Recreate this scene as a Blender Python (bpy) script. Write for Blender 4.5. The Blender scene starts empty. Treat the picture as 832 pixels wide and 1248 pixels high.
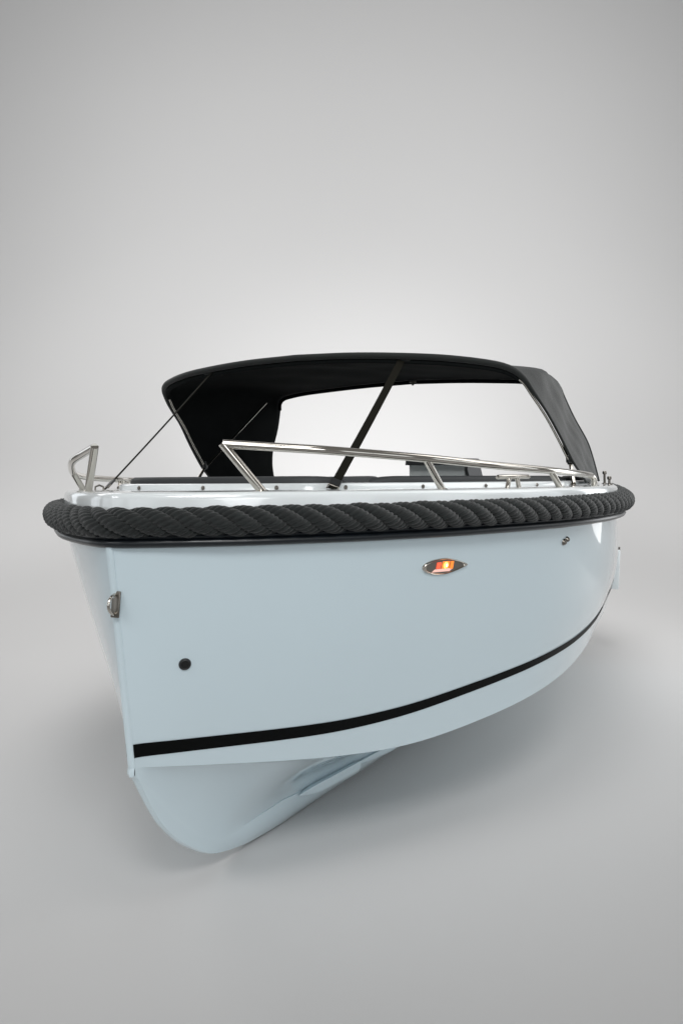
import bpy, bmesh, math, random
import numpy as np
from mathutils import Vector, Matrix
random.seed(4)
PI = math.pi
FZ = 1.39                      # height of the camera's eye level above the floor; h values below are relative to it
scene = bpy.context.scene
col = scene.collection

# ------------------------------------------------------------------ materials
def new_mat(name):
    m = bpy.data.materials.new(name); m.use_nodes = True
    nt = m.node_tree; b = nt.nodes['Principled BSDF']
    return m, nt, b
def simple(name, rgb, rough=.4, metal=0, coat=0, bump=0, bscale=200, spec=None, var=0, vscale=6):
    m, nt, b = new_mat(name)
    b.inputs['Base Color'].default_value = (*rgb, 1)
    b.inputs['Roughness'].default_value = rough
    b.inputs['Metallic'].default_value = metal
    b.inputs['Coat Weight'].default_value = coat
    b.inputs['Coat Roughness'].default_value = .04
    if spec is not None: b.inputs['Specular IOR Level'].default_value = spec
    tc = nt.nodes.new('ShaderNodeTexCoord')
    if var:
        n = nt.nodes.new('ShaderNodeTexNoise'); n.inputs['Scale'].default_value = vscale; n.inputs['Detail'].default_value = 5
        nt.links.new(tc.outputs['Object'], n.inputs['Vector'])
        mp = nt.nodes.new('ShaderNodeMapRange'); mp.inputs['To Min'].default_value = 1-var; mp.inputs['To Max'].default_value = 1+var
        nt.links.new(n.outputs['Fac'], mp.inputs['Value'])
        mx = nt.nodes.new('ShaderNodeMix'); mx.data_type = 'RGBA'; mx.blend_type = 'MULTIPLY'; mx.inputs[0].default_value = 1
        mx.inputs[6].default_value = (*rgb, 1); nt.links.new(mp.outputs[0], mx.inputs[7])
        nt.links.new(mx.outputs[2], b.inputs['Base Color'])
    if bump:
        n = nt.nodes.new('ShaderNodeTexNoise'); n.inputs['Scale'].default_value = bscale; n.inputs['Detail'].default_value = 4
        nt.links.new(tc.outputs['Object'], n.inputs['Vector'])
        bp = nt.nodes.new('ShaderNodeBump'); bp.inputs['Strength'].default_value = bump; bp.inputs['Distance'].default_value = .002
        nt.links.new(n.outputs['Fac'], bp.inputs['Height']); nt.links.new(bp.outputs[0], b.inputs['Normal'])
    return m
M = {}
M['hull']   = simple('gelcoat_pale_blue', (.625,.742,.795), .30, coat=1, bump=.05, bscale=2.2)
M['deck']   = simple('gelcoat_white', (.76,.80,.81), .16, coat=.8, bump=.06, bscale=3)
M['stripe'] = simple('stripe_black', (.002,.0025,.0025), .45, spec=.08)
M['rubber'] = simple('rubber_black', (.006,.009,.012), .3, bump=.15, bscale=60)
M['steel']  = simple('polished_steel', (.58,.55,.50), .09, metal=1, bump=.04, bscale=25)
M['darksteel'] = simple('dull_steel', (.20,.185,.165), .28, metal=1)
M['plastic'] = simple('black_plastic', (.012,.013,.014), .35)
M['hole']   = simple('hole_black', (.003,.003,.003), .8)
M['grey']   = simple('console_grey', (.55,.585,.575), .45)
M['liner']  = simple('cockpit_liner', (.55,.58,.58), .5)
M['strap']  = simple('webbing_black', (.008,.0075,.005), .9, bump=.6, bscale=500, spec=.12)
M['pad']    = simple('cushion_charcoal', (.025,.028,.030), .6, bump=.4, bscale=500)
M['fabric'] = None
m, nt, b = new_mat('canvas_charcoal')        # woven acrylic canvas with gentle puckers
b.inputs['Roughness'].default_value = .85; b.inputs['Specular IOR Level'].default_value = .25
b.inputs['Sheen Weight'].default_value = .15; b.inputs['Sheen Roughness'].default_value = .5
tc = nt.nodes.new('ShaderNodeTexCoord')
n1 = nt.nodes.new('ShaderNodeTexNoise'); n1.inputs['Scale'].default_value = 3.5; n1.inputs['Detail'].default_value = 4
n2 = nt.nodes.new('ShaderNodeTexNoise'); n2.inputs['Scale'].default_value = 420; n2.inputs['Detail'].default_value = 2
rp = nt.nodes.new('ShaderNodeValToRGB'); rp.color_ramp.elements[0].color = (.011,.0128,.0124,1); rp.color_ramp.elements[1].color = (.018,.0205,.0195,1)
bp1 = nt.nodes.new('ShaderNodeBump'); bp1.inputs['Strength'].default_value = .35; bp1.inputs['Distance'].default_value = .03
bp2 = nt.nodes.new('ShaderNodeBump'); bp2.inputs['Strength'].default_value = .5; bp2.inputs['Distance'].default_value = .0015
for n in (n1, n2): nt.links.new(tc.outputs['Object'], n.inputs['Vector'])
nt.links.new(n1.outputs['Fac'], rp.inputs[0]); nt.links.new(rp.outputs[0], b.inputs['Base Color'])
nt.links.new(n1.outputs['Fac'], bp1.inputs['Height']); nt.links.new(n2.outputs['Fac'], bp2.inputs['Height'])
nt.links.new(bp1.outputs[0], bp2.inputs['Normal']); nt.links.new(bp2.outputs[0], b.inputs['Normal'])
M['fabric'] = m
M['inner_shade'] = simple('canopy_inner_shaded', (.0085,.0098,.010), .95, bump=.4, bscale=300, spec=.08)  # same canvas inside, darkened to carry the shade under the canopy
# rope: yarns of each strand from the strand's own UV (u = metres along, v = turns around)
m, nt, b = new_mat('rope_dark')
b.inputs['Roughness'].default_value = .7; b.inputs['Specular IOR Level'].default_value = .35
b.inputs['Sheen Weight'].default_value = .25; b.inputs['Sheen Roughness'].default_value = .5
uv = nt.nodes.new('ShaderNodeUVMap'); uv.uv_map = 'UVMap'
sp = nt.nodes.new('ShaderNodeSeparateXYZ'); nt.links.new(uv.outputs[0], sp.inputs[0])
def math_node(op, a, b_, nt=nt):
    n = nt.nodes.new('ShaderNodeMath'); n.operation = op
    for i, v in enumerate((a, b_)):
        if v is None: continue
        if isinstance(v, (int, float)): n.inputs[i].default_value = v
        else: nt.links.new(v, n.inputs[i])
    return n.outputs[0]
ph2 = math_node('SUBTRACT', math_node('MULTIPLY', sp.outputs[0], 330.0), math_node('MULTIPLY', sp.outputs[1], 40.0))
fil = math_node('ABSOLUTE', math_node('SINE', math_node('MULTIPLY', ph2, PI), None), None)
bp = nt.nodes.new('ShaderNodeBump'); bp.inputs['Strength'].default_value = .6; bp.inputs['Distance'].default_value = .0008
nt.links.new(fil, bp.inputs['Height']); nt.links.new(bp.outputs[0], b.inputs['Normal'])
tc = nt.nodes.new('ShaderNodeTexCoord'); n1 = nt.nodes.new('ShaderNodeTexNoise'); n1.inputs['Scale'].default_value = 60; n1.inputs['Detail'].default_value = 4
nt.links.new(tc.outputs['Object'], n1.inputs['Vector'])
rp = nt.nodes.new('ShaderNodeValToRGB')
rp.color_ramp.elements[0].position = .3; rp.color_ramp.elements[0].color = (.0035,.005,.0049,1)
rp.color_ramp.elements[1].position = .75; rp.color_ramp.elements[1].color = (.0098,.0142,.0138,1)
nt.links.new(n1.outputs['Fac'], rp.inputs[0]); nt.links.new(rp.outputs[0], b.inputs['Base Color'])
M['rope'] = m
def emit(name, rgb, s, base=(.6,.1,.05)):
    m, nt, b = new_mat(name)
    b.inputs['Base Color'].default_value = (*base, 1); b.inputs['Roughness'].default_value = .2
    b.inputs['Emission Color'].default_value = (*rgb, 1); b.inputs['Emission Strength'].default_value = s
    return m
M['lamp_red'] = emit('lamp_red', (1,.13,.06), .8)
M['lamp_hot'] = emit('lamp_hot', (1,.42,.10), 2.2)
M['lamp_orange'] = emit('lamp_orange', (1,.28,.02), 1.0)
M['lamp_core'] = emit('lamp_core', (1,.8,.45), 4)
M['lamp_tray'] = emit('lamp_tray', (1,.45,.35), .45, (.8,.6,.55))
m, nt, b = new_mat('lens_clear')
b.inputs['Base Color'].default_value = (1,1,1,1); b.inputs['Roughness'].default_value = .05
b.inputs['Transmission Weight'].default_value = 1; b.inputs['IOR'].default_value = 1.15
M['lens'] = m
M['lamp_back'] = simple('lamp_housing', (.20,.19,.17), .35, metal=.6, bump=.6, bscale=120)
m, nt, b = new_mat('studio_paper')
b.inputs['Base Color'].default_value = (.602,.597,.594,1); b.inputs['Roughness'].default_value = .95; b.inputs['Specular IOR Level'].default_value = .1
M['paper'] = m

# ------------------------------------------------------------------ mesh helpers
def link(name, verts, faces, mat, parent=None, smooth=True, uvs=None, auto=None):
    me = bpy.data.meshes.new(name); me.from_pydata([tuple(map(float, v)) for v in verts], [], faces)
    me.materials.append(mat)
    if uvs is not None:
        lay = me.uv_layers.new(name='UVMap')
        li = np.zeros(len(me.loops), dtype=np.int32); me.loops.foreach_get('vertex_index', li)
        arr = np.array(uvs, dtype=np.float32)[li]
        lay.data.foreach_set('uv', arr.ravel())
    me.update()
    if smooth: me.polygons.foreach_set('use_smooth', [True]*len(me.polygons))
    if auto is not None: me.set_sharp_from_angle(angle=math.radians(auto))
    o = bpy.data.objects.new(name, me); col.objects.link(o)
    if parent: o.parent = parent
    return o
class MB:
    def __init__(s): s.v = []; s.f = []
    def add(s, verts, faces):
        n = len(s.v); s.v += [tuple(v) for v in verts]; s.f += [tuple(i+n for i in f) for f in faces]; return s
    def grid(s, rows, closed_u=False, closed_v=False, flip=False):
        R = len(rows); K = len(rows[0]); fs = []
        for i in range(R if closed_u else R-1):
            for j in range(K if closed_v else K-1):
                a, b_, c, d = i*K+j, i*K+(j+1) % K, ((i+1) % R)*K+(j+1) % K, ((i+1) % R)*K+j
                fs.append((a, d, c, b_) if flip else (a, b_, c, d))
        return s.add([p for r in rows for p in r], fs)
    def tube(s, pts, r, n=12, cap=True, flat=1.0, up=None):
        pts = [Vector(p) for p in pts]; N = len(pts)
        rr = r if isinstance(r, (list, tuple)) else [r]*N
        prev = None; rows = []
        for i, p in enumerate(pts):
            t = (pts[min(i+1, N-1)]-pts[max(i-1, 0)]).normalized()
            if prev is None:
                u = Vector(up) if up else (Vector((0,0,1)) if abs(t.z) < .9 else Vector((1,0,0)))
            else: u = prev
            u = (u - t*u.dot(t)).normalized(); prev = u; w = t.cross(u)
            rows.append([p + u*math.cos(a)*rr[i]*flat + w*math.sin(a)*rr[i] for a in [2*PI*k/n for k in range(n)]])
        base = len(s.v)
        s.grid(rows, closed_v=True)
        if cap:
            s.f.append(tuple(base+k for k in range(n))[::-1]); s.f.append(tuple(base+(N-1)*n+k for k in range(n)))
        return s
    def box(s, c, size, R=None, bev=.0):
        R = R or Matrix.Identity(3); c = Vector(c); sx, sy, sz = [q/2 for q in size]
        bm = bmesh.new(); bmesh.ops.create_cube(bm, size=1)
        for v in bm.verts: v.co = Vector((v.co.x*size[0], v.co.y*size[1], v.co.z*size[2]))
        if bev: bmesh.ops.bevel(bm, geom=bm.edges[:], offset=bev, segments=3, profile=.5, affect='EDGES')
        bm.verts.index_update()
        s.add([c + R @ v.co for v in bm.verts], [[v.index for v in f.verts] for f in bm.faces]); bm.free(); return s
    def lathe(s, c, axis, prof, n=20):       # prof: list of (radius, height along axis)
        ax = Vector(axis).normalized(); u = ax.orthogonal().normalized(); w = ax.cross(u); c = Vector(c)
        rows = [[c + ax*hh + (u*math.cos(a)+w*math.sin(a))*max(rr, 1e-5) for a in [2*PI*k/n for k in range(n)]] for rr, hh in prof]
        return s.grid(rows, closed_v=True, flip=True)
    def build(s, name, mat, parent=None, smooth=True, auto=35):
        return link(name, s.v, s.f, mat, parent, smooth, auto=auto)
def spline(P, m=10):
    P = [np.array(p, float) for p in P]
    Q = [2*P[0]-P[1]] + P + [2*P[-1]-P[-2]]; out = []
    for i in range(1, len(Q)-2):
        p0, p1, p2, p3 = Q[i-1:i+3]
        for k in range(m):
            t = k/m; out.append(.5*((2*p1)+(-p0+p2)*t+(2*p0-5*p1+4*p2-p3)*t*t+(-p0+3*p1-3*p2+p3)*t**3))
    out.append(P[-1]); return np.array(out)
def resample(c, n, power=1.0):
    d = np.r_[0, np.cumsum(np.linalg.norm(np.diff(c, axis=0), axis=1))]
    q = d[-1]*np.linspace(0, 1, n)**power
    return np.stack([np.interp(q, d, c[:, k]) for k in range(c.shape[1])], 1)
def tab(P):                                       # smooth y(x) from a table, by fine monotone interpolation
    P = np.array(P, float); x = P[:, 0]; Y = P[:, 1:]
    def f(q):
        q = np.clip(q, x[0], x[-1]); i = int(np.clip(np.searchsorted(x, q)-1, 0, len(x)-2))
        h = x[i+1]-x[i]; t = (q-x[i])/h
        def sl(k):
            if k == 0: return (Y[1]-Y[0])/(x[1]-x[0])
            if k == len(x)-1: return (Y[-1]-Y[-2])/(x[-1]-x[-2])
            a = (Y[k]-Y[k-1])/(x[k]-x[k-1]); b = (Y[k+1]-Y[k])/(x[k+1]-x[k])
            return np.where(a*b > 0, 2*a*b/(a+b+1e-12*np.sign(a+b+1e-30)), 0)
        m0, m1 = sl(i), sl(i+1)
        return (2*t**3-3*t*t+1)*Y[i]+(t**3-2*t*t+t)*h*m0+(-2*t**3+3*t*t)*Y[i+1]+(t**3-t*t)*h*m1
    return f
def P3(w, t, h): return Vector((w, t, h+FZ))

# ------------------------------------------------------------------ the boat
boat = bpy.data.objects.new('motorboat', None); col.objects.link(boat)
boat.location = (0, 0, 0)
boat['label'] = 'pale blue open motorboat with black rope fender and charcoal canopy'
boat['category'] = 'boat'

# plan of the rope line, half of it: (w, t) = across to port, aft from the stem
ROPE = [(0,0),(.045,.008),(.10,.032),(.215,.10),(.355,.2),(.52,.35),(.66,.5),(.87,.8),(1.08,1.25),(1.185,1.7),(1.20,2.1),(1.135,2.6),(.99,3.5),(.80,4.55)]
half = resample(spline(ROPE, 14), 150, 1.25)
def offset(c, d0, d1=None):
    d1 = d0 if d1 is None else d1
    g = np.gradient(c, axis=0); g[0] = (1, 0); n = np.stack([-g[:, 1], g[:, 0]], 1); n /= np.linalg.norm(n, axis=1)[:, None]
    # inward = towards the centreline / aft
    k = np.clip(np.arange(len(c))/18, 0, 1)[:, None]
    o = c + n*(d0*(1-k)+d1*k)
    o[:, 0] = np.maximum(o[:, 0], 0); return o
def deck_h(t): return -.056-.010*min(t, 2.4)

C0 = offset(half, .010, .030)                       # top of the hull's side
CH = tab([(.104,.0,-.892),(.186,.065,-.907),(.292,.143,-.924),(.392,.225,-.938),(.5,.312,-.953),(.683,.45,-.973),(.837,.565,-.98),
          (.97,.665,-.968),(1.12,.765,-.945),(1.392,.915,-.90),(1.707,1.0,-.86),(2.05,1.045,-.795),(2.49,1.05,-.726),(3.5,.94,-.66),(4.5,.76,-.64)])
s_len = np.r_[0, np.cumsum(np.linalg.norm(np.diff(C0, axis=0), axis=1))]; s_len /= s_len[-1]
STW = .013                                          # half width of the blunt stem
C2 = []
for s in s_len:
    t = .104+4.4*(s**1.25); w, h = CH(t); C2.append((max(w, STW if s > 0 else STW), t, h))
C2 = np.array(C2)
def smooth(c, n=6, first=3):
    c = c.copy()
    for _ in range(n): c[first:-1] = .25*c[first-1:-2]+.5*c[first:-1]+.25*c[first+1:]
    return c
C0 = np.array([(max(w, STW), t) for w, t in C0])
C0 = smooth(C0, 12); C2 = smooth(C2, 12)
NV = 26
def side_pt(i, v):
    a = Vector((C0[i][0], C0[i][1], -.20)); b_ = Vector((C2[i][0], C2[i][1], C2[i][2]))
    p = a.lerp(b_, v)
    f = min(1, i/40)
    g = C0[min(i+1, len(C0)-1)]-C0[max(i-1, 0)]; n = Vector((g[1], -g[0], 0)).normalized()
    p = p + n*((.010+.024*min(1, max(0, (i-62)/30)))*f*math.sin(PI*v)**1.2)
    return p
N = len(C0)
def world(p, side=1): return (side*p.x, p.y, p.z+FZ)
def side_surf(t, h, side=1):                        # point and outward normal on the hull side at given t, h
    best = None
    for i in range(1, N-1):
        lo, hi = 0.0, 1.0
        for _ in range(18):
            mid = (lo+hi)/2
            if side_pt(i, mid).z > h: lo = mid
            else: hi = mid
        p = side_pt(i, lo)
        if best is None or abs(p.y-t) < best[0]: best = (abs(p.y-t), i, lo, p)
    _, i, v, p = best
    du = side_pt(min(i+1, N-1), v)-side_pt(i-1, v); dv = side_pt(i, min(1, v+.02))-side_pt(i, max(0, v-.02))
    n = du.cross(dv).normalized()
    if n.x < 0: n = -n
    P = Vector(world(p, side)); n = Vector((side*n.x, n.y, n.z)); du = Vector((side*du.x, du.y, du.z)).normalized()
    return P, n, du
vs = [k/NV for k in range(NV+1)]
mb = MB()
rows_p = [[world(side_pt(i, v)) for v in vs] for i in range(N)]
rows_s = [[world(side_pt(i, v), -1) for v in vs] for i in range(N-1, -1, -1)]
# the rounded stem between the two sides
stem = []
for q in (.6, .2, -.2, -.6):
    stem.append([(q*STW*1.25, side_pt(0, v).y-.0045*(1-(q/1.0)**2)*1.6, side_pt(0, v).z+FZ) for v in vs])
mb.grid(rows_s + stem[::-1] + rows_p)
# bottom: chine ledge, concave panel, knuckle, keel
KN = tab([(.10,.013,-.91),(.15,.0135,-.955),(.2,.016,-1.0),(.3,.020,-1.10),(.42,.026,-1.20),(.57,.036,-1.272),(.69,.046,-1.277),(.79,.062,-1.267),(.91,.082,-1.258),(1.04,.105,-1.262),
          (1.32,.195,-1.238),(1.55,.29,-1.20),(2.5,.5,-1.08),(4.5,.5,-1.0)])
KE = tab([(.10,.013,-.90),(.149,.012,-.982),(.189,.012,-1.047),(.242,.012,-1.119),(.373,.013,-1.236),(.553,.016,-1.332),(.8,.022,-1.376),(1.0,.034,-1.385),(1.4,.06,-1.385),(2.2,.09,-1.385),(4.5,.1,-1.36)])
def bottom_row(i, side):
    w, t, h = C2[i]; tt = t
    kw, kh = KN(tt); ew, eh = KE(tt)
    f = min(1, (tt-.104)/.12)
    row = [(w, tt, h)]
    led = .012*f*min(1, max(0, w-.013)/.05)
    w1, h1 = max(w-led, .0128), h-.003*f
    row.append((w1, tt+.0005, h1))
    kw = min(kw, w1); kh = min(kh, h1-.003); eh = min(eh, kh-.003)
    A = np.array((w1, h1)); D = np.array((kw, kh)); dw, dh = kw-w1, kh-h1
    B_ = A + np.array((dw*.50, dh*.18)); Cc = D + np.array((-dw*.12, -dh*.42))
    for k in range(1, 17):
        u = k/16; p = (1-u)**3*A+3*(1-u)**2*u*B_+3*(1-u)*u*u*Cc+u**3*D
        row.append((p[0], tt, p[1]))
    E = np.array((ew, eh)); lf = min(1, max(0, tt-.62)/.3)
    D = D+np.array((.009*lf, -.003*lf)); row.append((D[0]-.004*lf, tt, D[1]+.0025*lf+.0002))
    for k in range(1, 7):
        u = k/6; p = D*(1-u)+E*u; bul = .010*min(1, max(0, tt-.5)/.4)*math.sin(PI*u)
        row.append((p[0]+bul, tt, p[1]-bul*.4))
    row.append((ew*.6, tt-.003*(1-min(1, tt)), eh-.003)); row.append((0, tt-.004*(1-min(1, tt)), eh-.004))
    return [(side*a, b_, c+FZ) for a, b_, c in row]
rp_ = [bottom_row(i, 1) for i in range(N)]; rs_ = [bottom_row(i, -1) for i in range(N-1, -1, -1)]
mb.grid(rp_); mb.grid(rs_)
r0p, r0s = bottom_row(0, 1), bottom_row(0, -1)
mb.grid([[(a[0], a[1]-.004*math.sin(PI*min(1, k/len(r0p))), a[2]), (0, a[1]-.009, a[2]), (b_[0], b_[1]-.004*math.sin(PI*min(1, k/len(r0p))), b_[2])] if 0 < k < len(r0p)-1 else [a, (0, a[1]-.009*(k == 0), a[2]), b_] for k, (a, b_) in enumerate(zip(r0p, r0s))])
low = [r[-1] for r in stem[::-1]]; cap_ = [r0s[0]] + low + [r0p[0], (0, r0p[0][1]-.009, r0p[0][2])]
mb.add(cap_, [tuple(range(len(cap_)))])
# transom
tp = rows_p[-1] + rp_[-1][1:]; ts = ([world(side_pt(N-1, v), -1) for v in vs] + bottom_row(N-1, -1)[1:])
mb.grid([tp, ts])
hull = mb.build('hull', M['hull'], boat, auto=28)
# merge the seams so that shading runs on
bm = bmesh.new(); bm.from_mesh(hull.data); bmesh.ops.remove_doubles(bm, verts=bm.verts, dist=.0008)
bmesh.ops.recalc_face_normals(bm, faces=bm.faces); bm.to_mesh(hull.data); bm.free()
hull.data.set_sharp_from_angle(angle=math.radians(28))

# black boot stripe, a band of film 2 mm proud of the side
SV = tab([(0,.895,.957),(.17,.83,.885),(.30,.765,.812),(.45,.757,.800),(.62,.775,.815),(1,.80,.835)])
for side in (1, -1):
    rows = []
    for i in range(0, N):
        a, b_ = SV(s_len[i]); r = []
        if i == 0: continue
        for k in range(4):
            v = a+(b_-a)*k/3; p = side_pt(i, v)
            g = C0[min(i+1, N-1)]-C0[max(i-1, 0)]; n = Vector((g[1], -g[0], 0)).normalized()
            r.append(world(p+n*.002, side))
        rows.append(r)
    link('waterline_stripe', [p for r in rows for p in r], MB().grid(rows, flip=side < 0).f, M['stripe'], boat)

def fullcurve(c):                                   # starboard stern -> bow -> port stern
    a = [(-w, t) for w, t in c[::-1]]
    return np.array(a[:-1] + [tuple(p) for p in c])
# rub rail: D-section rubber moulding below the rope
rr = fullcurve(np.array([(w if i else 0, t) for i, (w, t) in enumerate(half)]))
g = np.gradient(rr, axis=0); nn = np.stack([g[:, 1], -g[:, 0]], 1); nn /= np.linalg.norm(nn, axis=1)[:, None]
prof = [(-.065,-.165),(-.02,-.168),(.006,-.176),(.012,-.184),(.006,-.189),(-.004,-.192),(.003,-.196),(.006,-.205),(.001,-.213),(-.012,-.218),(-.03,-.219),(-.065,-.213)]
rows = [[(p[0]+n[0]*o, p[1]+n[1]*o, h+FZ) for o, h in prof] for p, n in zip(rr, nn)]
MB().grid(rows, closed_v=True).build('rub_rail', M['rubber'], boat, auto=60)

# deck upstand and deck top
DE = offset(half, .020, .030)
DE[0] = (0, DE[0][1])
COAM = [(0,.50),(.2,.505),(.36,.53),(.46,.61),(.56,.78),(.69,1.0),(.84,1.3),(.96,1.7),(1.0,2.1),(.985,2.6),(.89,3.4),(.78,4.1),(.68,4.3),(.5,4.35)]
cm = resample(spline(COAM, 12), 150, 1.1)
CO = cm
def half_rows(side):
    rows = []
    for i in range(N):
        w, t = DE[i]; hd = deck_h(t); cw, ct = CO[i]; hc = deck_h(ct)+.002
        g = DE[min(i+1, N-1)]-DE[max(i-1, 0)]
        if i == 0: g = np.array((1, 0))
        n = np.array((g[1], -g[0])); n = n/np.linalg.norm(n)
        r = [(w-n[0]*.0+n[0]*.0, t, -.172)]
        r = []
        for o, h in ((.004,-.175),(.002,-.13),(.0,hd-.022),(-.001,hd-.012),(-.005,hd-.004),(-.012,hd)):
            r.append((max(0, w+n[0]*o) if i else 0, t+n[1]*o, h))
        a = np.array((r[-1][0], r[-1][1])); b_ = np.array((cw, ct))
        for k in range(1, 9):
            u = k/8; p = a*(1-u)+b_*u; r.append((p[0] if i else 0, p[1], hd*(1-u)+hc*u + .004*math.sin(PI*u)))
        rows.append([(side*x, y, z+FZ) for x, y, z in r])
    return rows
A = half_rows(-1)[::-1][:-1] + half_rows(1)
MB().grid(A).build('deck', M['deck'], boat, auto=50)
# cockpit coaming: a raised moulded lip with an inner wall down to the sole
cc = fullcurve(CO); g = np.gradient(cc, axis=0); cn = np.stack([g[:, 1], -g[:, 0]], 1); cn /= np.linalg.norm(cn, axis=1)[:, None]
prof = [(.003,-.006),(.0,.004),(-.003,.019),(-.008,.0235),(-.02,.025),(-.03,.0235),(-.034,.018),(-.036,-.1),(-.04,-.62)]
rows = [[(p[0]+n[0]*o, p[1]+n[1]*o, deck_h(p[1])+dh+FZ) for o, dh in prof] for p, n in zip(cc, cn)]
MB().grid(rows).build('coaming', M['deck'], boat, auto=50)
sole = [(p[0]-n[0]*.039, p[1]-n[1]*.039, FZ-.69) for p, n in zip(cc, cn)]
mb = MB(); mb.add(sole, [tuple(range(len(sole)))]); mb.build('cockpit_floor', M['liner'], boat)
# aft deck closing the cockpit behind
mb = MB()
mb.grid([[(-DE[-1][0]+.01, 4.53, FZ-.082), (-.5, 4.36, FZ-.080)], [(DE[-1][0]-.01, 4.53, FZ-.082), (.5, 4.36, FZ-.080)]])
mb.grid([[(-.5, 4.36, FZ-.081), (-.5, 4.36, FZ-.70)], [(.5, 4.36, FZ-.081), (.5, 4.36, FZ-.70)]])
mb.grid([[(-DE[-1][0], 4.545, FZ-.083), (-DE[-1][0], 4.545, FZ-.22)], [(DE[-1][0], 4.545, FZ-.083), (DE[-1][0], 4.545, FZ-.22)]])
mb.build('aft_deck', M['deck'], boat)

# snap studs round the coaming
def coam_at(t, side):
    i = min(range(len(CO)), key=lambda k: abs(CO[k][1]-t) + (0 if CO[k][0] > .3 else 9)); w = CO[i][0]
    k = len(CO)-1+i if side > 0 else len(CO)-1-i
    return Vector((cc[k][0], cc[k][1], deck_h(cc[k][1])+FZ)), Vector((cn[k][0], cn[k][1], 0))
studs = [(t, s) for t in (.64, .92, 1.2, 1.55, 1.95, 2.4, 2.9, 3.4) for s in (1, -1)]
def stud_mesh():
    return MB().lathe((0,0,0), (0,0,1), [(0,.006),(.0035,.006),(.0045,.004),(.0035,.003),(.0065,.002),(.0075,0)], 14)
st0 = None
def put(o, P, n):
    o.matrix_world = Matrix.Translation(P) @ Vector((0,0,1)).rotation_difference(n).to_matrix().to_4x4()
spots = [coam_at(t, s) for t, s in studs]
for x in (0, .28, -.28):
    k = min(range(len(cc)), key=lambda k: abs(cc[k][0]-x)+ (0 if cc[k][1] < .7 else 9)); spots.append((Vector((cc[k][0], cc[k][1], deck_h(cc[k][1])+FZ)), Vector((cn[k][0], cn[k][1], 0))))
for P, n in spots:
    if st0 is None: st0 = stud_mesh().build('snap_stud', M['darksteel'], boat); o = st0
    else: o = st0.copy(); col.objects.link(o); o.parent = boat
    put(o, P + n*.001 + Vector((0,0,.010)), n)

# padded backrests inside the coaming
def pad(i0, i1, name='backrest_cushion', top=.048, thick=.075):
    rows = []; n = i1-i0
    for k in range(i0, i1+1):
        e = min((k-i0), (i1-k))/6.0; f = math.sqrt(max(0, 1-(1-min(1, e))**2))
        p = cc[k]; q = cn[k]; z = deck_h(p[1])+FZ; tp_ = top-.022*(1-f); o0, o1 = .045, .045+thick*(.4+.6*f)
        pr = [(o0,-.25),(o0,tp_-.016),(o0+.004,tp_-.006),(o0+.014,tp_),(o1-.014,tp_),(o1-.004,tp_-.006),(o1,tp_-.016),(o1,-.25)]
        rows.append([(p[0]-q[0]*o, p[1]-q[1]*o, z+h) for o, h in pr])
    mb = MB().grid(rows, closed_v=True)
    K = 8; mb.f.append(tuple(range(K))); mb.f.append(tuple(len(mb.v)-K+j for j in range(K))[::-1])
    return mb.build(name, M['pad'], boat, auto=60)
H_ = len(CO)-1
def idx(t): return min(range(len(CO)), key=lambda k: abs(CO[k][1]-t)+(0 if CO[k][0] > .42 else 9))
i_a = idx(.74); i_b = idx(2.1); i_c = idx(3.9)
pad(H_-i_a+2, H_+i_a-2)
for s in (1, -1):
    for a, b_ in ((i_a+1, i_b-1), (i_b+1, i_c)):
        pad(*( (H_+a, H_+b_) if s > 0 else (H_-b_, H_-a)))
# bench seats under the backrests and a small helm console
for s in (1, -1):
    mb = MB(); mb.box((s*.66, 2.3, FZ-.47), (.42, 2.0, .40), bev=.02); mb.build('bench', M['liner'], boat)
    mb = MB(); mb.box((s*.66, 2.3, FZ-.235), (.42, 2.0, .08), bev=.025); mb.build('seat_cushion', M['pad'], boat)
con = MB().box((.03, 3.05, FZ-.315), (.355, .26, .75), bev=.012).build('helm_console', M['grey'], boat)
mb = MB()
yy = (2.90, 3.19)
pr = [(-.205,.022),(.195,.022),(.212,-.008),(.245,-.045),(.235,-.055),(.205,-.028),(.19,-.012),(-.205,-.012)]
pr = [(-.205,.006),(-.200,.041),(.188,.044),(.200,.036),(.206,-.020),(.216,-.060),(.216,-.075),(.203,-.060),(.196,.004)]
A_ = [(x*.95+.032, yy[0], FZ+z+.030) for x, z in pr]; B_ = [(x*.95+.032, yy[1], FZ+z+.030) for x, z in pr]
n_ = len(pr); mb.add(A_+B_, [tuple(range(n_))[::-1], tuple(range(n_, 2*n_))]+[(i, (i+1) % n_, n_+(i+1) % n_, n_+i) for i in range(n_)])
mb.build('console_lid', M['plastic'], con, smooth=False)

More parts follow.
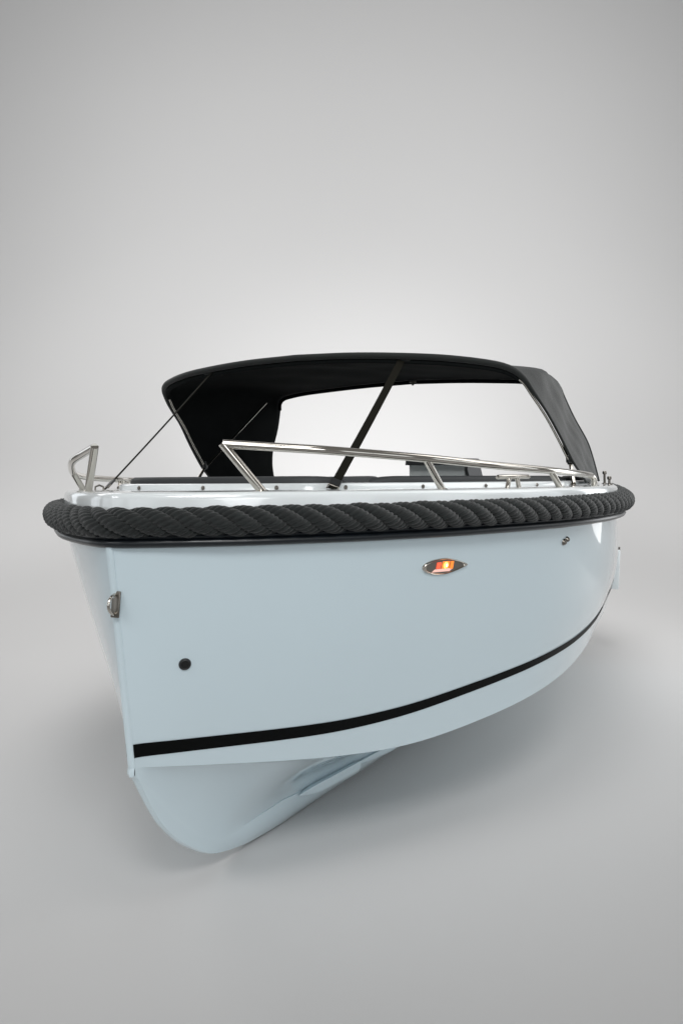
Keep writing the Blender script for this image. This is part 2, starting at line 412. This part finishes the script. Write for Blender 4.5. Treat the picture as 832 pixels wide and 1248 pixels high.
# ------------------------------------------------------------------ rope fender: three laid strands
full = fullcurve(half)
fine = resample(full, 6200)
L = np.r_[0, np.cumsum(np.linalg.norm(np.diff(fine, axis=0), axis=1))]
g = np.gradient(fine, axis=0)
kk = np.ones(81)/81
g = np.stack([np.convolve(np.pad(g[:, q], 40, mode='edge'), kk, 'valid') for q in (0, 1)], 1)
T = g/np.linalg.norm(g, axis=1)[:, None]; O = np.stack([T[:, 1], -T[:, 0]], 1)
HR, SR, LAY, NS = .0250, .0203, .295, 36
VV = []; FF = []; UU = []; base = 0
for sidx in range(4):
    ph_ = -2*PI*L/LAY + sidx*2*PI/4 + .10*np.sin(L*3.1)
    wob = .0012*np.sin(L*9.1+sidx) + .0008*np.sin(L*23+2*sidx); hr = HR+wob
    C_ = np.stack([fine[:, 0]+O[:, 0]*np.cos(ph_)*hr, fine[:, 1]+O[:, 1]*np.cos(ph_)*hr, FZ-.1425+np.sin(ph_)*hr], 1)
    tg = np.gradient(C_, axis=0); tg /= np.linalg.norm(tg, axis=1)[:, None]
    rad = np.stack([O[:, 0]*np.cos(ph_), O[:, 1]*np.cos(ph_), np.sin(ph_)], 1)
    rad -= tg*np.sum(rad*tg, axis=1)[:, None]; rad /= np.linalg.norm(rad, axis=1)[:, None]
    bi = np.cross(tg, rad); sl_ = np.r_[0, np.cumsum(np.linalg.norm(np.diff(C_, axis=0), axis=1))]
    aa = 2*PI*np.arange(NS+1)/NS
    yph = 72*sl_[:, None] + 5*aa[None, :]/(2*PI); yfr = np.abs(2*(yph-np.floor(yph))-1)             # yarns wound round each strand
    rr_ = SR*(.76+.33*np.sqrt(1-.97*yfr**2)+.015*np.sin(sl_[:, None]*61+sidx))
    P_ = C_[:, None, :] + rr_[..., None]*(rad[:, None, :]*np.cos(aa)[None, :, None]*.97 + bi[:, None, :]*np.sin(aa)[None, :, None]*1.04)
    n0, n1 = P_.shape[:2]
    VV.append(P_.reshape(-1, 3)); UU.append(np.stack([np.repeat(sl_, n1), np.tile(aa/(2*PI), n0)], 1))
    I = np.arange(n0-1)[:, None]*n1+np.arange(n1-1)[None, :]+base
    FF.append(np.stack([I, I+1, I+n1+1, I+n1], -1).reshape(-1, 4)); base += n0*n1
VV = np.concatenate(VV).astype(np.float32); FF = np.concatenate(FF).astype(np.int32); UU = np.concatenate(UU).astype(np.float32)
me = bpy.data.meshes.new('rope_fender'); me.vertices.add(len(VV)); me.vertices.foreach_set('co', VV.ravel())
me.loops.add(FF.size); me.loops.foreach_set('vertex_index', FF.ravel()); me.polygons.add(len(FF))
me.polygons.foreach_set('loop_start', np.arange(0, FF.size, 4, dtype=np.int32))
me.update(calc_edges=True); me.polygons.foreach_set('use_smooth', np.ones(len(FF), dtype=bool))
lay = me.uv_layers.new(name='UVMap'); lay.data.foreach_set('uv', UU[FF.ravel()].ravel()); me.materials.append(M['rope']); me.update()
rope = bpy.data.objects.new('rope_fender', me); col.objects.link(rope); rope.parent = boat

# ------------------------------------------------------------------ stainless rails
# (w, t, height to port, height to starboard)
RAIL = [(.25,.24,.089,.089),(.40,.35,.077,.070),(.52,.435,.067,.050),(.66,.58,.052,.025),(.78,.73,.037,.002),(.90,.94,.018,-.013),(1.0,1.21,.002,-.024),(1.05,1.47,-.009,-.033),(1.075,1.75,-.020,-.041),(1.082,1.93,-.028,-.045)]
rl4 = spline(RAIL, 10)
def mirror(o_name, build): pass
for s in (1, -1):
    rl = [(a[0], a[1], a[2] if s > 0 else a[3]) for a in rl4]
    pts = [P3(s*w, t, h) for w, t, h in rl]
    # the end bends down onto the deck
    e = Vector(pts[-1]); pts += [e+Vector((s*.004,.022,-.006)), e+Vector((s*.006,.036,-.016)), e+Vector((s*.008,.042,-.030)), P3(s*1.088, 1.975, -.080)]
    mb = MB().tube(pts, .0138, 16)
    rail = mb.build('handrail', M['steel'], boat, auto=50)
    for top, foot, r in (((.25,.24,.089),(.345,.315,-.060),.0135), ((.748,.685,.041 if s > 0 else .006),(.775,.775,-.066),.0125), ((1.025,1.33,-.004 if s > 0 else -.036),(1.045,1.42,-.074),.0125)):
        a = P3(s*top[0], top[1], top[2]); b_ = P3(s*foot[0], foot[1], foot[2])
        d = (b_-a).normalized()
        mb = MB().tube([a, b_], r, 16)
        if r > .013: mb = MB().tube([a-d*.004, b_], r, 16)
        mb.lathe(b_+Vector((0,0,.0)), (0,0,1), [(.0,.007),(.014,.007),(.021,.003),(.022,-.004)], 20)
        mb.build('post', M['steel'], rail, auto=50)
    # mooring cleat beside the rail
    Rz = Matrix.Rotation(-s*math.radians(24), 3, 'Z')
    c0 = P3(s*.915, 1.185, -.068)
    mb = MB()
    d = Rz @ Vector((0,1,0))
    mb.tube([c0+d*-.096+Vector((0,0,.040)), c0+d*-.089+Vector((0,0,.043)), c0+Vector((0,0,.0435)), c0+d*.089+Vector((0,0,.043)), c0+d*.096+Vector((0,0,.040))], [.006,.0085,.009,.0085,.006], 12)
    for q in (-1, 1):
        mb.tube([c0+d*q*.022+Vector((0,0,.042)), c0+d*q*.036+Vector((0,0,-.002))], [.0085,.0095], 12)
    mb.lathe(c0+d*.036, (0,0,1), [(0,.003),(.013,.003),(.015,-.001)], 14); mb.lathe(c0-d*.036, (0,0,1), [(0,.003),(.013,.003),(.015,-.001)], 14)
    mb.build('mooring_cleat', M['steel'], boat, auto=50)
    # two little steel deck studs near the aft end of the rail
    for (w, t, hh) in ((1.045, 2.62, .072), (1.09, 2.46, .046)):
        c0 = P3(s*w, t, -.082)
        MB().lathe(c0, (0,0,1), [(0,hh),(.009,hh),(.011,hh-.004),(.011,hh-.014),(.006,hh-.018),(.0065,.012),(.016,.008),(.018,0)], 16).build('deck_stud', M['darksteel'], boat, auto=50)
    # small deck hinge plates with an eye where the canopy stays foot
    c0 = P3(s*1.01, 1.91, -.075)
    MB().lathe(c0, (0,0,1), [(0,.012),(.010,.012),(.013,.006),(.022,.004),(.024,-.002)], 16).build('deck_socket', M['darksteel'], boat, auto=50)
    # fairlead fitting on the bow edge
    c0 = P3(s*.43, .47, -.058)
    if s < 0: MB().tube([c0+Vector((-.02,0,.0)), c0+Vector((-.018,0,.012)), c0+Vector((0,0,.018)), c0+Vector((.018,0,.012)), c0+Vector((.02,0,0))], .0035, 10).build('strap_eye', M['darksteel'], boat)

# ------------------------------------------------------------------ canopy
ARCHF = [(0,1.19,.480),(.25,1.20,.474),(.47,1.23,.461),(.63,1.275,.448),(.77,1.35,.430),(.845,1.42,.411),(.885,1.49,.377),(.905,1.55,.335),(.94,1.69,.245),(.97,1.81,.150),(1.0,1.96,.035),(1.015,2.04,-.01),(1.03,2.12,-.058)]
ARCHR = [(0,2.60,.520),(.28,2.60,.512),(.52,2.585,.497),(.68,2.57,.483),(.765,2.555,.468),(.810,2.55,.455),(.836,2.555,.428),(.849,2.575,.385),(.893,2.62,.27),(.950,2.66,.15),(.975,2.69,.06),(.986,2.72,.0),(.995,2.76,-.062)]
fa = resample(spline(ARCHF, 8), 60); ra = resample(spline(ARCHR, 8), 60)
# match the two corner positions by fraction of the curves
def arcs(c, knee):
    d = np.r_[0, np.cumsum(np.linalg.norm(np.diff(c, axis=0), axis=1))]
    k = np.argmin(np.linalg.norm(c-np.array(knee), axis=1)); return d, k
def remap(P, knee_i, n1=34, n2=30):
    s = spline(P, 10); a = s[:knee_i*10+1]; b_ = s[knee_i*10:]
    return np.vstack([resample(a, n1), resample(b_, n2)[1:]])
fa = remap(ARCHF, 6); ra = remap(ARCHR, 6)
MC = len(fa)
def canopy_pt(j, u):
    a, b_ = Vector(fa[j]), Vector(ra[j]); p = a.lerp(b_, u)
    roof = max(0, 1-j/30)
    side_f = 1-roof
    # fabric crowns over the middle and sags a little between the bows
    f = math.sin(PI*u)
    p.z += roof*(.030*f - .006*abs(math.sin(2*PI*u)))
    kn = math.exp(-((j-33)/7.0)**2)
    p.z += kn*.034*f; p.x += kn*.030*f
    wr_ = math.sin(9*u+j*.55)*math.sin(PI*u)*(.0045+.004*kn) + .0022*math.sin(23*u-j*.31+1)*math.sin(PI*u)
    p.x += wr_*side_f; p.z += wr_*roof*1.2
    return p
NU = 28
def canopy_rows(side, inner=0.0):
    R = []
    for j in range(MC):
        R.append([ (lambda p: (side*p.x, p.y, p.z+FZ))(canopy_pt(j, u/NU)) for u in range(NU+1)])
    return R
Rr = canopy_rows(-1)[::-1][:-1] + canopy_rows(1)
can = MB().grid(Rr, flip=True).build('canopy', M['fabric'], boat, auto=80)
can.data.materials.append(M['inner_shade'])
sol = can.modifiers.new('cloth', 'SOLIDIFY'); sol.thickness = .005; sol.offset = -1; sol.material_offset = 1
# hem rolled round each edge
for arch, nm in ((fa, 'front_hem'), (ra, 'rear_hem')):
    pts = [P3(-w, t, h) for w, t, h in arch[::-1]][:-1] + [P3(w, t, h) for w, t, h in arch]
    n_ = len(arch); hr_ = [(.0130-.0070*min(1, max(0, abs(k-n_+1)-31)/10) if nm == 'front_hem' else .006) for k in range(2*n_-1)]
    MB().tube(pts, hr_, 12).build(nm, M['fabric'], can)
# steel bow of the front arch, inside the cloth, and its swivel ends
def inset(arch, d, back, stop):
    out = []
    c = np.array([0, 0, -.3])
    for k, (w, t, h) in enumerate(arch[:stop]):
        n = Vector((max(0, w-.55)*1.0, 0, max(.0, h+.25))).normalized(); out.append((w-n.x*d, t+back, h-n.z*d))
    return out
f_in = inset(fa, .018, .020, MC-8)
pts = [P3(-w, t, h) for w, t, h in f_in[:33][::-1]][:-1] + [P3(w, t, h) for w, t, h in f_in[:33]]
MB().tube(pts, .012, 12).build('bow_sleeve', M['inner_shade'], can)
for s in (1, -1):
    MB().tube([P3(s*w, t, h) for w, t, h in f_in[31:]], .0052, 12).build('canopy_bow', M['steel'], boat)
mid = [(w*.995-.012*(w > .5), t, h) for w, t, h in [(0,1.86,.500),(.3,1.86,.495),(.55,1.87,.483),(.72,1.89,.462),(.82,1.93,.43),(.865,1.98,.38)]]
mid = [tuple(p) for p in spline(mid, 6)]
r_in = [(w-.016, t-.03, h-.018) if w > .01 else (0, t-.03, h-.018) for w, t, h in ra[:36]]
pts = [P3(-w, t, h) for w, t, h in r_in[::-1]][:-1] + [P3(w, t, h) for w, t, h in r_in]
MB().tube(pts, .011, 10).build('bow_sleeve', M['inner_shade'], can)
for s in (1, -1):
    # stay: from the deck socket up and aft to the rear bow
    a = P3(s*1.01, 1.91, -.062); b_ = P3(s*.985, 1.97, .035); c = P3(s*.80, 2.33, .405)
    mb = MB().tube([a, a.lerp(b_, .9)], [.010, .008], 12).tube([a.lerp(b_, .8), c], .005, 10)
    mb.build('canopy_stay', M['steel'], boat)
    e = Vector(f_in[-1]); e = P3(s*e.x, e.y, e.z)
    MB().tube([e+Vector((0,-.004,.022)), e+Vector((0,.0,-.004)), b_+Vector((0,0,.004))], [.012,.012,.009], 12).lathe(b_, (1,0,0), [(0,-.012),(.012,-.011),(.014,-.006),(.014,.006),(.012,.011),(0,.012)], 14).build('swivel_fitting', M['plastic'], boat)
    # webbing strap from the front hem to the foredeck, with a buckle
    top = P3(s*.455, 1.245, .450); bot = P3(s*.47, .55, -.056)
    d = (bot-top).normalized(); wv = Vector((.766*s, .643, 0)); wv = wv-d*wv.dot(d); wv.normalize(); nrm = d.cross(wv)
    wv = (wv*1.0).normalized()
    def band(p, q, w_, th, sag=0):
        m_ = MB(); rows = []
        for k in range(13):
            u = k/12; c_ = p.lerp(q, u)+Vector((0,0,-sag*math.sin(PI*u)))
            rows.append([c_+wv*w_+nrm*th, c_-wv*w_+nrm*th, c_-wv*w_-nrm*th, c_+wv*w_-nrm*th])
        return m_.grid(rows, closed_v=True)
    stp = band(top, bot, .0145, .0012, .004).build('strap', M['strap'], boat, smooth=False)
    mb = band(bot-d*.05, bot-d*.018, .018, .004)
    mb.build('buckle', M['plastic'], stp, smooth=False)
    MB().tube([bot+wv*-.018+Vector((0,0,-.002)), bot+wv*-.018-d*.016, bot+wv*.018-d*.016, bot+wv*.018+Vector((0,0,-.002))], .003, 8).build('deck_loop', M['darksteel'], stp)
# stitched reinforcement patches at the front edge where the straps start, and the roof catch
for s in (1, -1):
    mb = MB(); mb.box(P3(s*.455, 1.26, .447), (.07, .05, .012), bev=.003); mb.build('strap_patch', M['fabric'], can)
mb = MB().tube([P3(.02, 2.55, .50), P3(.02, 2.55, .482)], .007, 10).tube([P3(.0, 2.55, .503), P3(.04, 2.55, .503)], .006, 10)
mb.build('roof_catch', M['darksteel'], can)

# ------------------------------------------------------------------ fittings on the hull
def frame_at(t, h, side=1):
    P, n, u = side_surf(t, h, side); u = (u-n*u.dot(n)).normalized(); v = n.cross(u)
    if v.z < 0: v = -v
    return P, n, u, v
def disc_outline(fn, P, n, u, v, offs, scales, K=40):
    rows = []
    for o, s in zip(offs, scales):
        rows.append([P+n*o+u*(fn(2*PI*k/K)[0]*s)+v*(fn(2*PI*k/K)[1]*s) for k in range(K)])
    return rows
for s in (1, -1):
    # navigation light: teardrop housing set in the side
    P, n, u, v = frame_at(.775, -.321, s)
    def tear(a):
        x = math.cos(a); y = math.sin(a)
        xx = x*.098; yy = y*.0295*(1-.42*x**1 if x > 0 else 1-.10*x)
        if x > 0: yy *= (1-.25*x*x)
        return xx, yy
    mb = MB().grid(disc_outline(tear, P, n, u, v, (-.002,.004,.006,.005,.001), (1.0,.985,.94,.88,.84)), closed_v=True)
    nl = mb.build('navigation_light', M['steel'], boat, auto=60)
    mb = MB(); rows = disc_outline(tear, P, n, u, v, (.0012,.001), (.86,.001)); mb.grid(rows, closed_v=True)
    mb.build('reflector', M['lamp_back'], nl)
    def slab(x0, x1, y0, y1, z0, z1, name, mat, sk=0):
        c = lambda x, y, z: P+u*x+v*y+n*z
        vs_ = [c(x0-sk, y0, z0), c(x1-sk, y0, z0), c(x1+sk, y1, z0), c(x0+sk, y1, z0), c(x0-sk, y0, z1), c(x1-sk, y0, z1), c(x1+sk, y1, z1), c(x0+sk, y1, z1)]
        return MB().add(vs_, [(0,1,2,3),(4,5,6,7),(0,1,5,4),(1,2,6,5),(2,3,7,6),(3,0,4,7)])
    if s > 0:
        slab(-.040,-.022,-.006,.0155,.0014,.004,'',None).build('lamp_filter', M['lamp_red'], nl, smooth=False)
        slab(-.016,.016,-.010,.0175,.0012,.002,'',None).build('lamp_filter', M['lamp_orange'], nl, smooth=False)
        MB().grid([[P+n*(.0015+.006*math.cos(q))+(u*math.cos(a)*.0105+v*math.sin(a)*.0125)*math.sin(q)+v*.004 for a in [2*PI*k/20 for k in range(20)]] for q in [PI/2*k/8+.001 for k in range(9)]], closed_v=True).build('bulb', M['lamp_hot'], nl)
        MB().grid([[P+n*(.0055+.004*math.cos(q))+(u*math.cos(a)*.004+v*math.sin(a)*.006)*math.sin(q)+v*.005 for a in [2*PI*k/16 for k in range(16)]] for q in [PI/2*k/6+.001 for k in range(7)]], closed_v=True).build('filament', M['lamp_core'], nl)
        slab(.020,.032,-.010,.0165,.0014,.004,'',None).build('lamp_filter', M['lamp_orange'], nl, smooth=False)
        slab(-.050,.026,-.0185,-.0085,.0013,.003,'',None, .006).build('lamp_tray', M['lamp_tray'], nl, smooth=False)
    else:
        slab(-.013,.012,-.010,.0185,.0014,.005,'',None).build('bulb', M['grey'], nl, smooth=False)
# bow thruster vent / drain: black through hull fitting
for s in (1, -1):
    if s > 0:
        P, n, u, v = frame_at(.175, -.58, s)
        MB().lathe(P, n, [(.0,.0045),(.0125,.0045)], 28).build('drain_hole', M['hole'], boat)
        MB().lathe(P, n, [(.0120,.003),(.0125,.0055),(.0145,.0065),(.0175,.005),(.0192,.001),(.0192,-.003)], 28).build('through_hull_fitting', M['plastic'], boat)
    # small steel vent near the stern
    P, n, u, v = frame_at(1.36, -.275, s)
    mb = MB()
    mb.lathe(P-v*.004-u*.006, n, [(0,.010),(.007,.010),(.011,.006),(.014,-.001)], 18).lathe(P+v*.006+u*.012, n, [(0,.012),(.006,.012),(.009,.008),(.012,-.001)], 18)
    mb.build('side_vent', M['darksteel'], boat)
# mooring eye on the stem
yst = lambda h: np.interp(-h, [.2, .892], [C0[0][1], .104])
ce = P3(0.010, yst(-.385)-.010, -.385)
mb = MB().box(ce+Vector((0,.002,0)), (.030, .007, .078), Matrix.Rotation(math.radians(-7), 3, 'X'), bev=.0028)
eye = mb.build('mooring_eye', M['darksteel'], boat, auto=40)
pts = [ce+Vector((0, -.034*math.sin(PI*k/14)*1.0+.004, -.030*math.cos(PI*k/14))) for k in range(15)]
MB().tube(pts, .0048, 12).build('ring', M['steel'], eye)

# folded boarding ladder plate on the port corner of the transom
ld = MB().box((.806, 4.60, FZ-.74), (.13, .022, .29), Matrix.Rotation(math.radians(3), 3, 'Y'), bev=.006).build('boarding_ladder', M['deck'], boat)
MB().tube([(.75, 4.60, FZ-.585), (.876, 4.60, FZ-.585)], .010, 12).build('hinge_bar', M['darksteel'], ld)
# spray strakes low on each side of the bottom
for s in (1, -1):
    for SK, r1 in (([(.105,.98,-1.268),(.135,1.08,-1.268),(.17,1.20,-1.258),(.193,1.27,-1.250),(.205,1.32,-1.246)], .024),
                   ([(.20,1.28,-1.235),(.245,1.42,-1.226),(.30,1.56,-1.205),(.38,2.0,-1.16),(.46,2.6,-1.10)], .015)):
        rows = []; c = spline(SK, 8)
        for k, (w, t, h) in enumerate(c):
            f = math.sin(min(1, k/9)*PI/2); r = r1*f+.001
            if k > len(c)-5 and r1 > .018: r *= (len(c)-1-k)/4*.9+.1
            rows.append([(s*(w+r*1.3), t, h+r*1.4+FZ), (s*(w+r*1.35), t, h+r*.3+FZ), (s*(w+r*.9), t, h-r*.5+FZ), (s*(w+r*.1), t, h-r*.75+FZ), (s*(w-r), t, h-r*.2+FZ), (s*(w-r*.5), t, h+r*.9+FZ)])
        MB().grid(rows, closed_v=True).build('spray_strake', M['hull'], boat, auto=50)

# ------------------------------------------------------------------ camera
TH = math.radians(25); S_, C_ = math.sin(TH), math.cos(TH)
cam_xy = Vector((.69*C_+2.5*S_, .69*S_-2.5*C_))
cd = bpy.data.cameras.new('camera'); co = bpy.data.objects.new('camera', cd); col.objects.link(co)
cd.sensor_fit = 'VERTICAL'; cd.sensor_height = 36; cd.sensor_width = 24; cd.lens = 36*1040/1248; cd.shift_y = -49/1248
cd.clip_end = 200; cd.clip_start = .05
co.matrix_world = Matrix.Translation((cam_xy.x, cam_xy.y, FZ)) @ Matrix.Rotation(TH, 4, 'Z') @ Matrix.Rotation(PI/2, 4, 'X') @ Matrix.Rotation(-.01, 4, 'Z')
scene.camera = co
fw = Vector((-S_, C_, 0)); rt = Vector((C_, S_, 0)); cp = Vector((cam_xy.x, cam_xy.y, 0))
def cs(x, z, d): return cp + rt*x + fw*d + Vector((0, 0, z))

# ------------------------------------------------------------------ studio cove (floor curving up into the wall)
D0, R0, HT = 15.0, 8.0, 16.0
prof = [(-8, 0), (0, 0), (4, 0), (D0-R0, 0)] + [(D0-R0+R0*math.sin(a), R0-R0*math.cos(a)) for a in [PI/2*k/40 for k in range(1, 41)]] + [(D0, 10), (D0, HT)]
rows = [[cs(x, z, d) for x in (-7.2, -3, 0, 3, 7.2)] for d, z in prof]
fl = MB().grid(rows, flip=True).build('studio_backdrop', M['paper'], None, auto=None)
fl['kind'] = 'structure'

# ------------------------------------------------------------------ lights
def area(name, loc, target, w, h, power, rgb=(1,1,1)):
    l = bpy.data.lights.new(name, 'AREA'); l.shape = 'RECTANGLE'; l.size = w; l.size_y = h; l.energy = power; l.color = rgb
    o = bpy.data.objects.new(name, l); col.objects.link(o); o.location = loc
    o.rotation_euler = (Vector(target)-Vector(loc)).to_track_quat('-Z', 'Y').to_euler(); return o
def spot(name, loc, tgt, ang, power, soft):
    l = bpy.data.lights.new(name, 'SPOT'); l.energy = power; l.spot_size = math.radians(ang); l.spot_blend = 1; l.shadow_soft_size = soft
    o = bpy.data.objects.new(name, l); col.objects.link(o); o.location = loc
    o.rotation_euler = (Vector(tgt)-Vector(loc)).to_track_quat('-Z', 'Y').to_euler(); return o
area('overhead_softbox', cs(5.5,5,4), cs(1,0,4), 3, 5, 102)
area('overhead_softbox', cs(-4.5,5,7), cs(-2,0,7), 3, 4, 94)
area('overhead_softbox', cs(5,5,7.5), cs(2.5,0,7.5), 3, 4, 39)
area('hull_reflection_strip', cs(4.4,1.5,6.2), cs(1.2,1.1,3.8), 1.0, 2.2, 14)  # unseen light panel added for a bright reflection on the hull's aft side
spot('backdrop_spot', cs(.3,3.2,7.2), cs(.3,1.0,15), 70, 561, .5)
spot('backdrop_spot', cs(-3.5,2.6,7.5), cs(-5.5,1.5,15), 100, 150, 1)
spot('backdrop_spot', cs(4.2,2.6,7.5), cs(5.5,1.5,15), 100, 120, 1)
spot('backdrop_spot', cs(-3.5,5,8), cs(-5.5,6,15), 100, 239, 1)
spot('backdrop_spot', cs(4.2,5,8), cs(5.5,6,15), 100, 208, 1)
spot('backdrop_top_lamp', cs(.3,7.5,5.5), cs(.3,8,15), 135, 1388, .8)
spot('wide_lamp', cs(.3,6.5,2.0), cs(.3,1.5,11), 110, 1689, 1.5)
spot('key_lamp', cs(.5,4.5,-1.5), cs(.4,.9,3.8), 55, 570, .9)
spot('front_lamp', cs(1.6,2.4,-2.2), cs(-.1,.8,2.8), 44, 125, .8)
spot('floor_fill', cs(-3.5,3.0,.5), cs(-1.9,0,3.0), 60, 300, .8)  # unseen fill added to lighten the boat's shadow on the left floor
w = bpy.data.worlds.new('World'); scene.world = w; w.use_nodes = True
nt = w.node_tree; bg = nt.nodes['Background']; bg.inputs[1].default_value = 1.0
# unseen surround: graded grey, darkest below, with window-like bands added for reflections
tc = nt.nodes.new('ShaderNodeTexCoord'); sx = nt.nodes.new('ShaderNodeSeparateXYZ'); nt.links.new(tc.outputs['Generated'], sx.inputs[0])
mm = lambda op, a, b_=None: math_node(op, a, b_, nt)
zz = mm('ADD', mm('MULTIPLY', sx.outputs[2], .5), .5)
wr = nt.nodes.new('ShaderNodeValToRGB'); nt.links.new(zz, wr.inputs[0])
W_NEG, W_LO, W_HI, W_REFL = .12, .26, .20, 1.25
cr = wr.color_ramp; cr.elements[0].position = .485; cr.elements[1].position = .71
cr.elements.new(.515); cr.elements.new(.56)
for e, v in zip(cr.elements, (W_NEG, W_LO, W_LO, W_HI)): e.color = (v, v*.985, v*.96, 1)
az = mm('ARCTAN2', sx.outputs[1], sx.outputs[0])
fr = mm('FRACT', mm('MULTIPLY', az, 13/(2*PI)))
f2 = mm('FRACT', mm('MULTIPLY', az, 39/(2*PI)))
refl_band = mm('MULTIPLY', mm('LESS_THAN', fr, .62), mm('GREATER_THAN', f2, .09))
refl_band = mm('MULTIPLY', refl_band, mm('MULTIPLY', mm('GREATER_THAN', sx.outputs[2], -.10), mm('LESS_THAN', sx.outputs[2], .24)))
wm = nt.nodes.new('ShaderNodeMix'); wm.data_type = 'RGBA'; nt.links.new(refl_band, wm.inputs[0]); nt.links.new(wr.outputs[0], wm.inputs[6]); wm.inputs[7].default_value = (W_REFL*.95, W_REFL, W_REFL*1.04, 1)
nt.links.new(wm.outputs[2], bg.inputs[0])

scene.render.engine = 'CYCLES'
scene.view_settings.view_transform = 'Standard'; scene.view_settings.look = 'None'; scene.view_settings.gamma = 1
scene.view_settings.exposure = 0
scene.cycles.max_bounces = 8
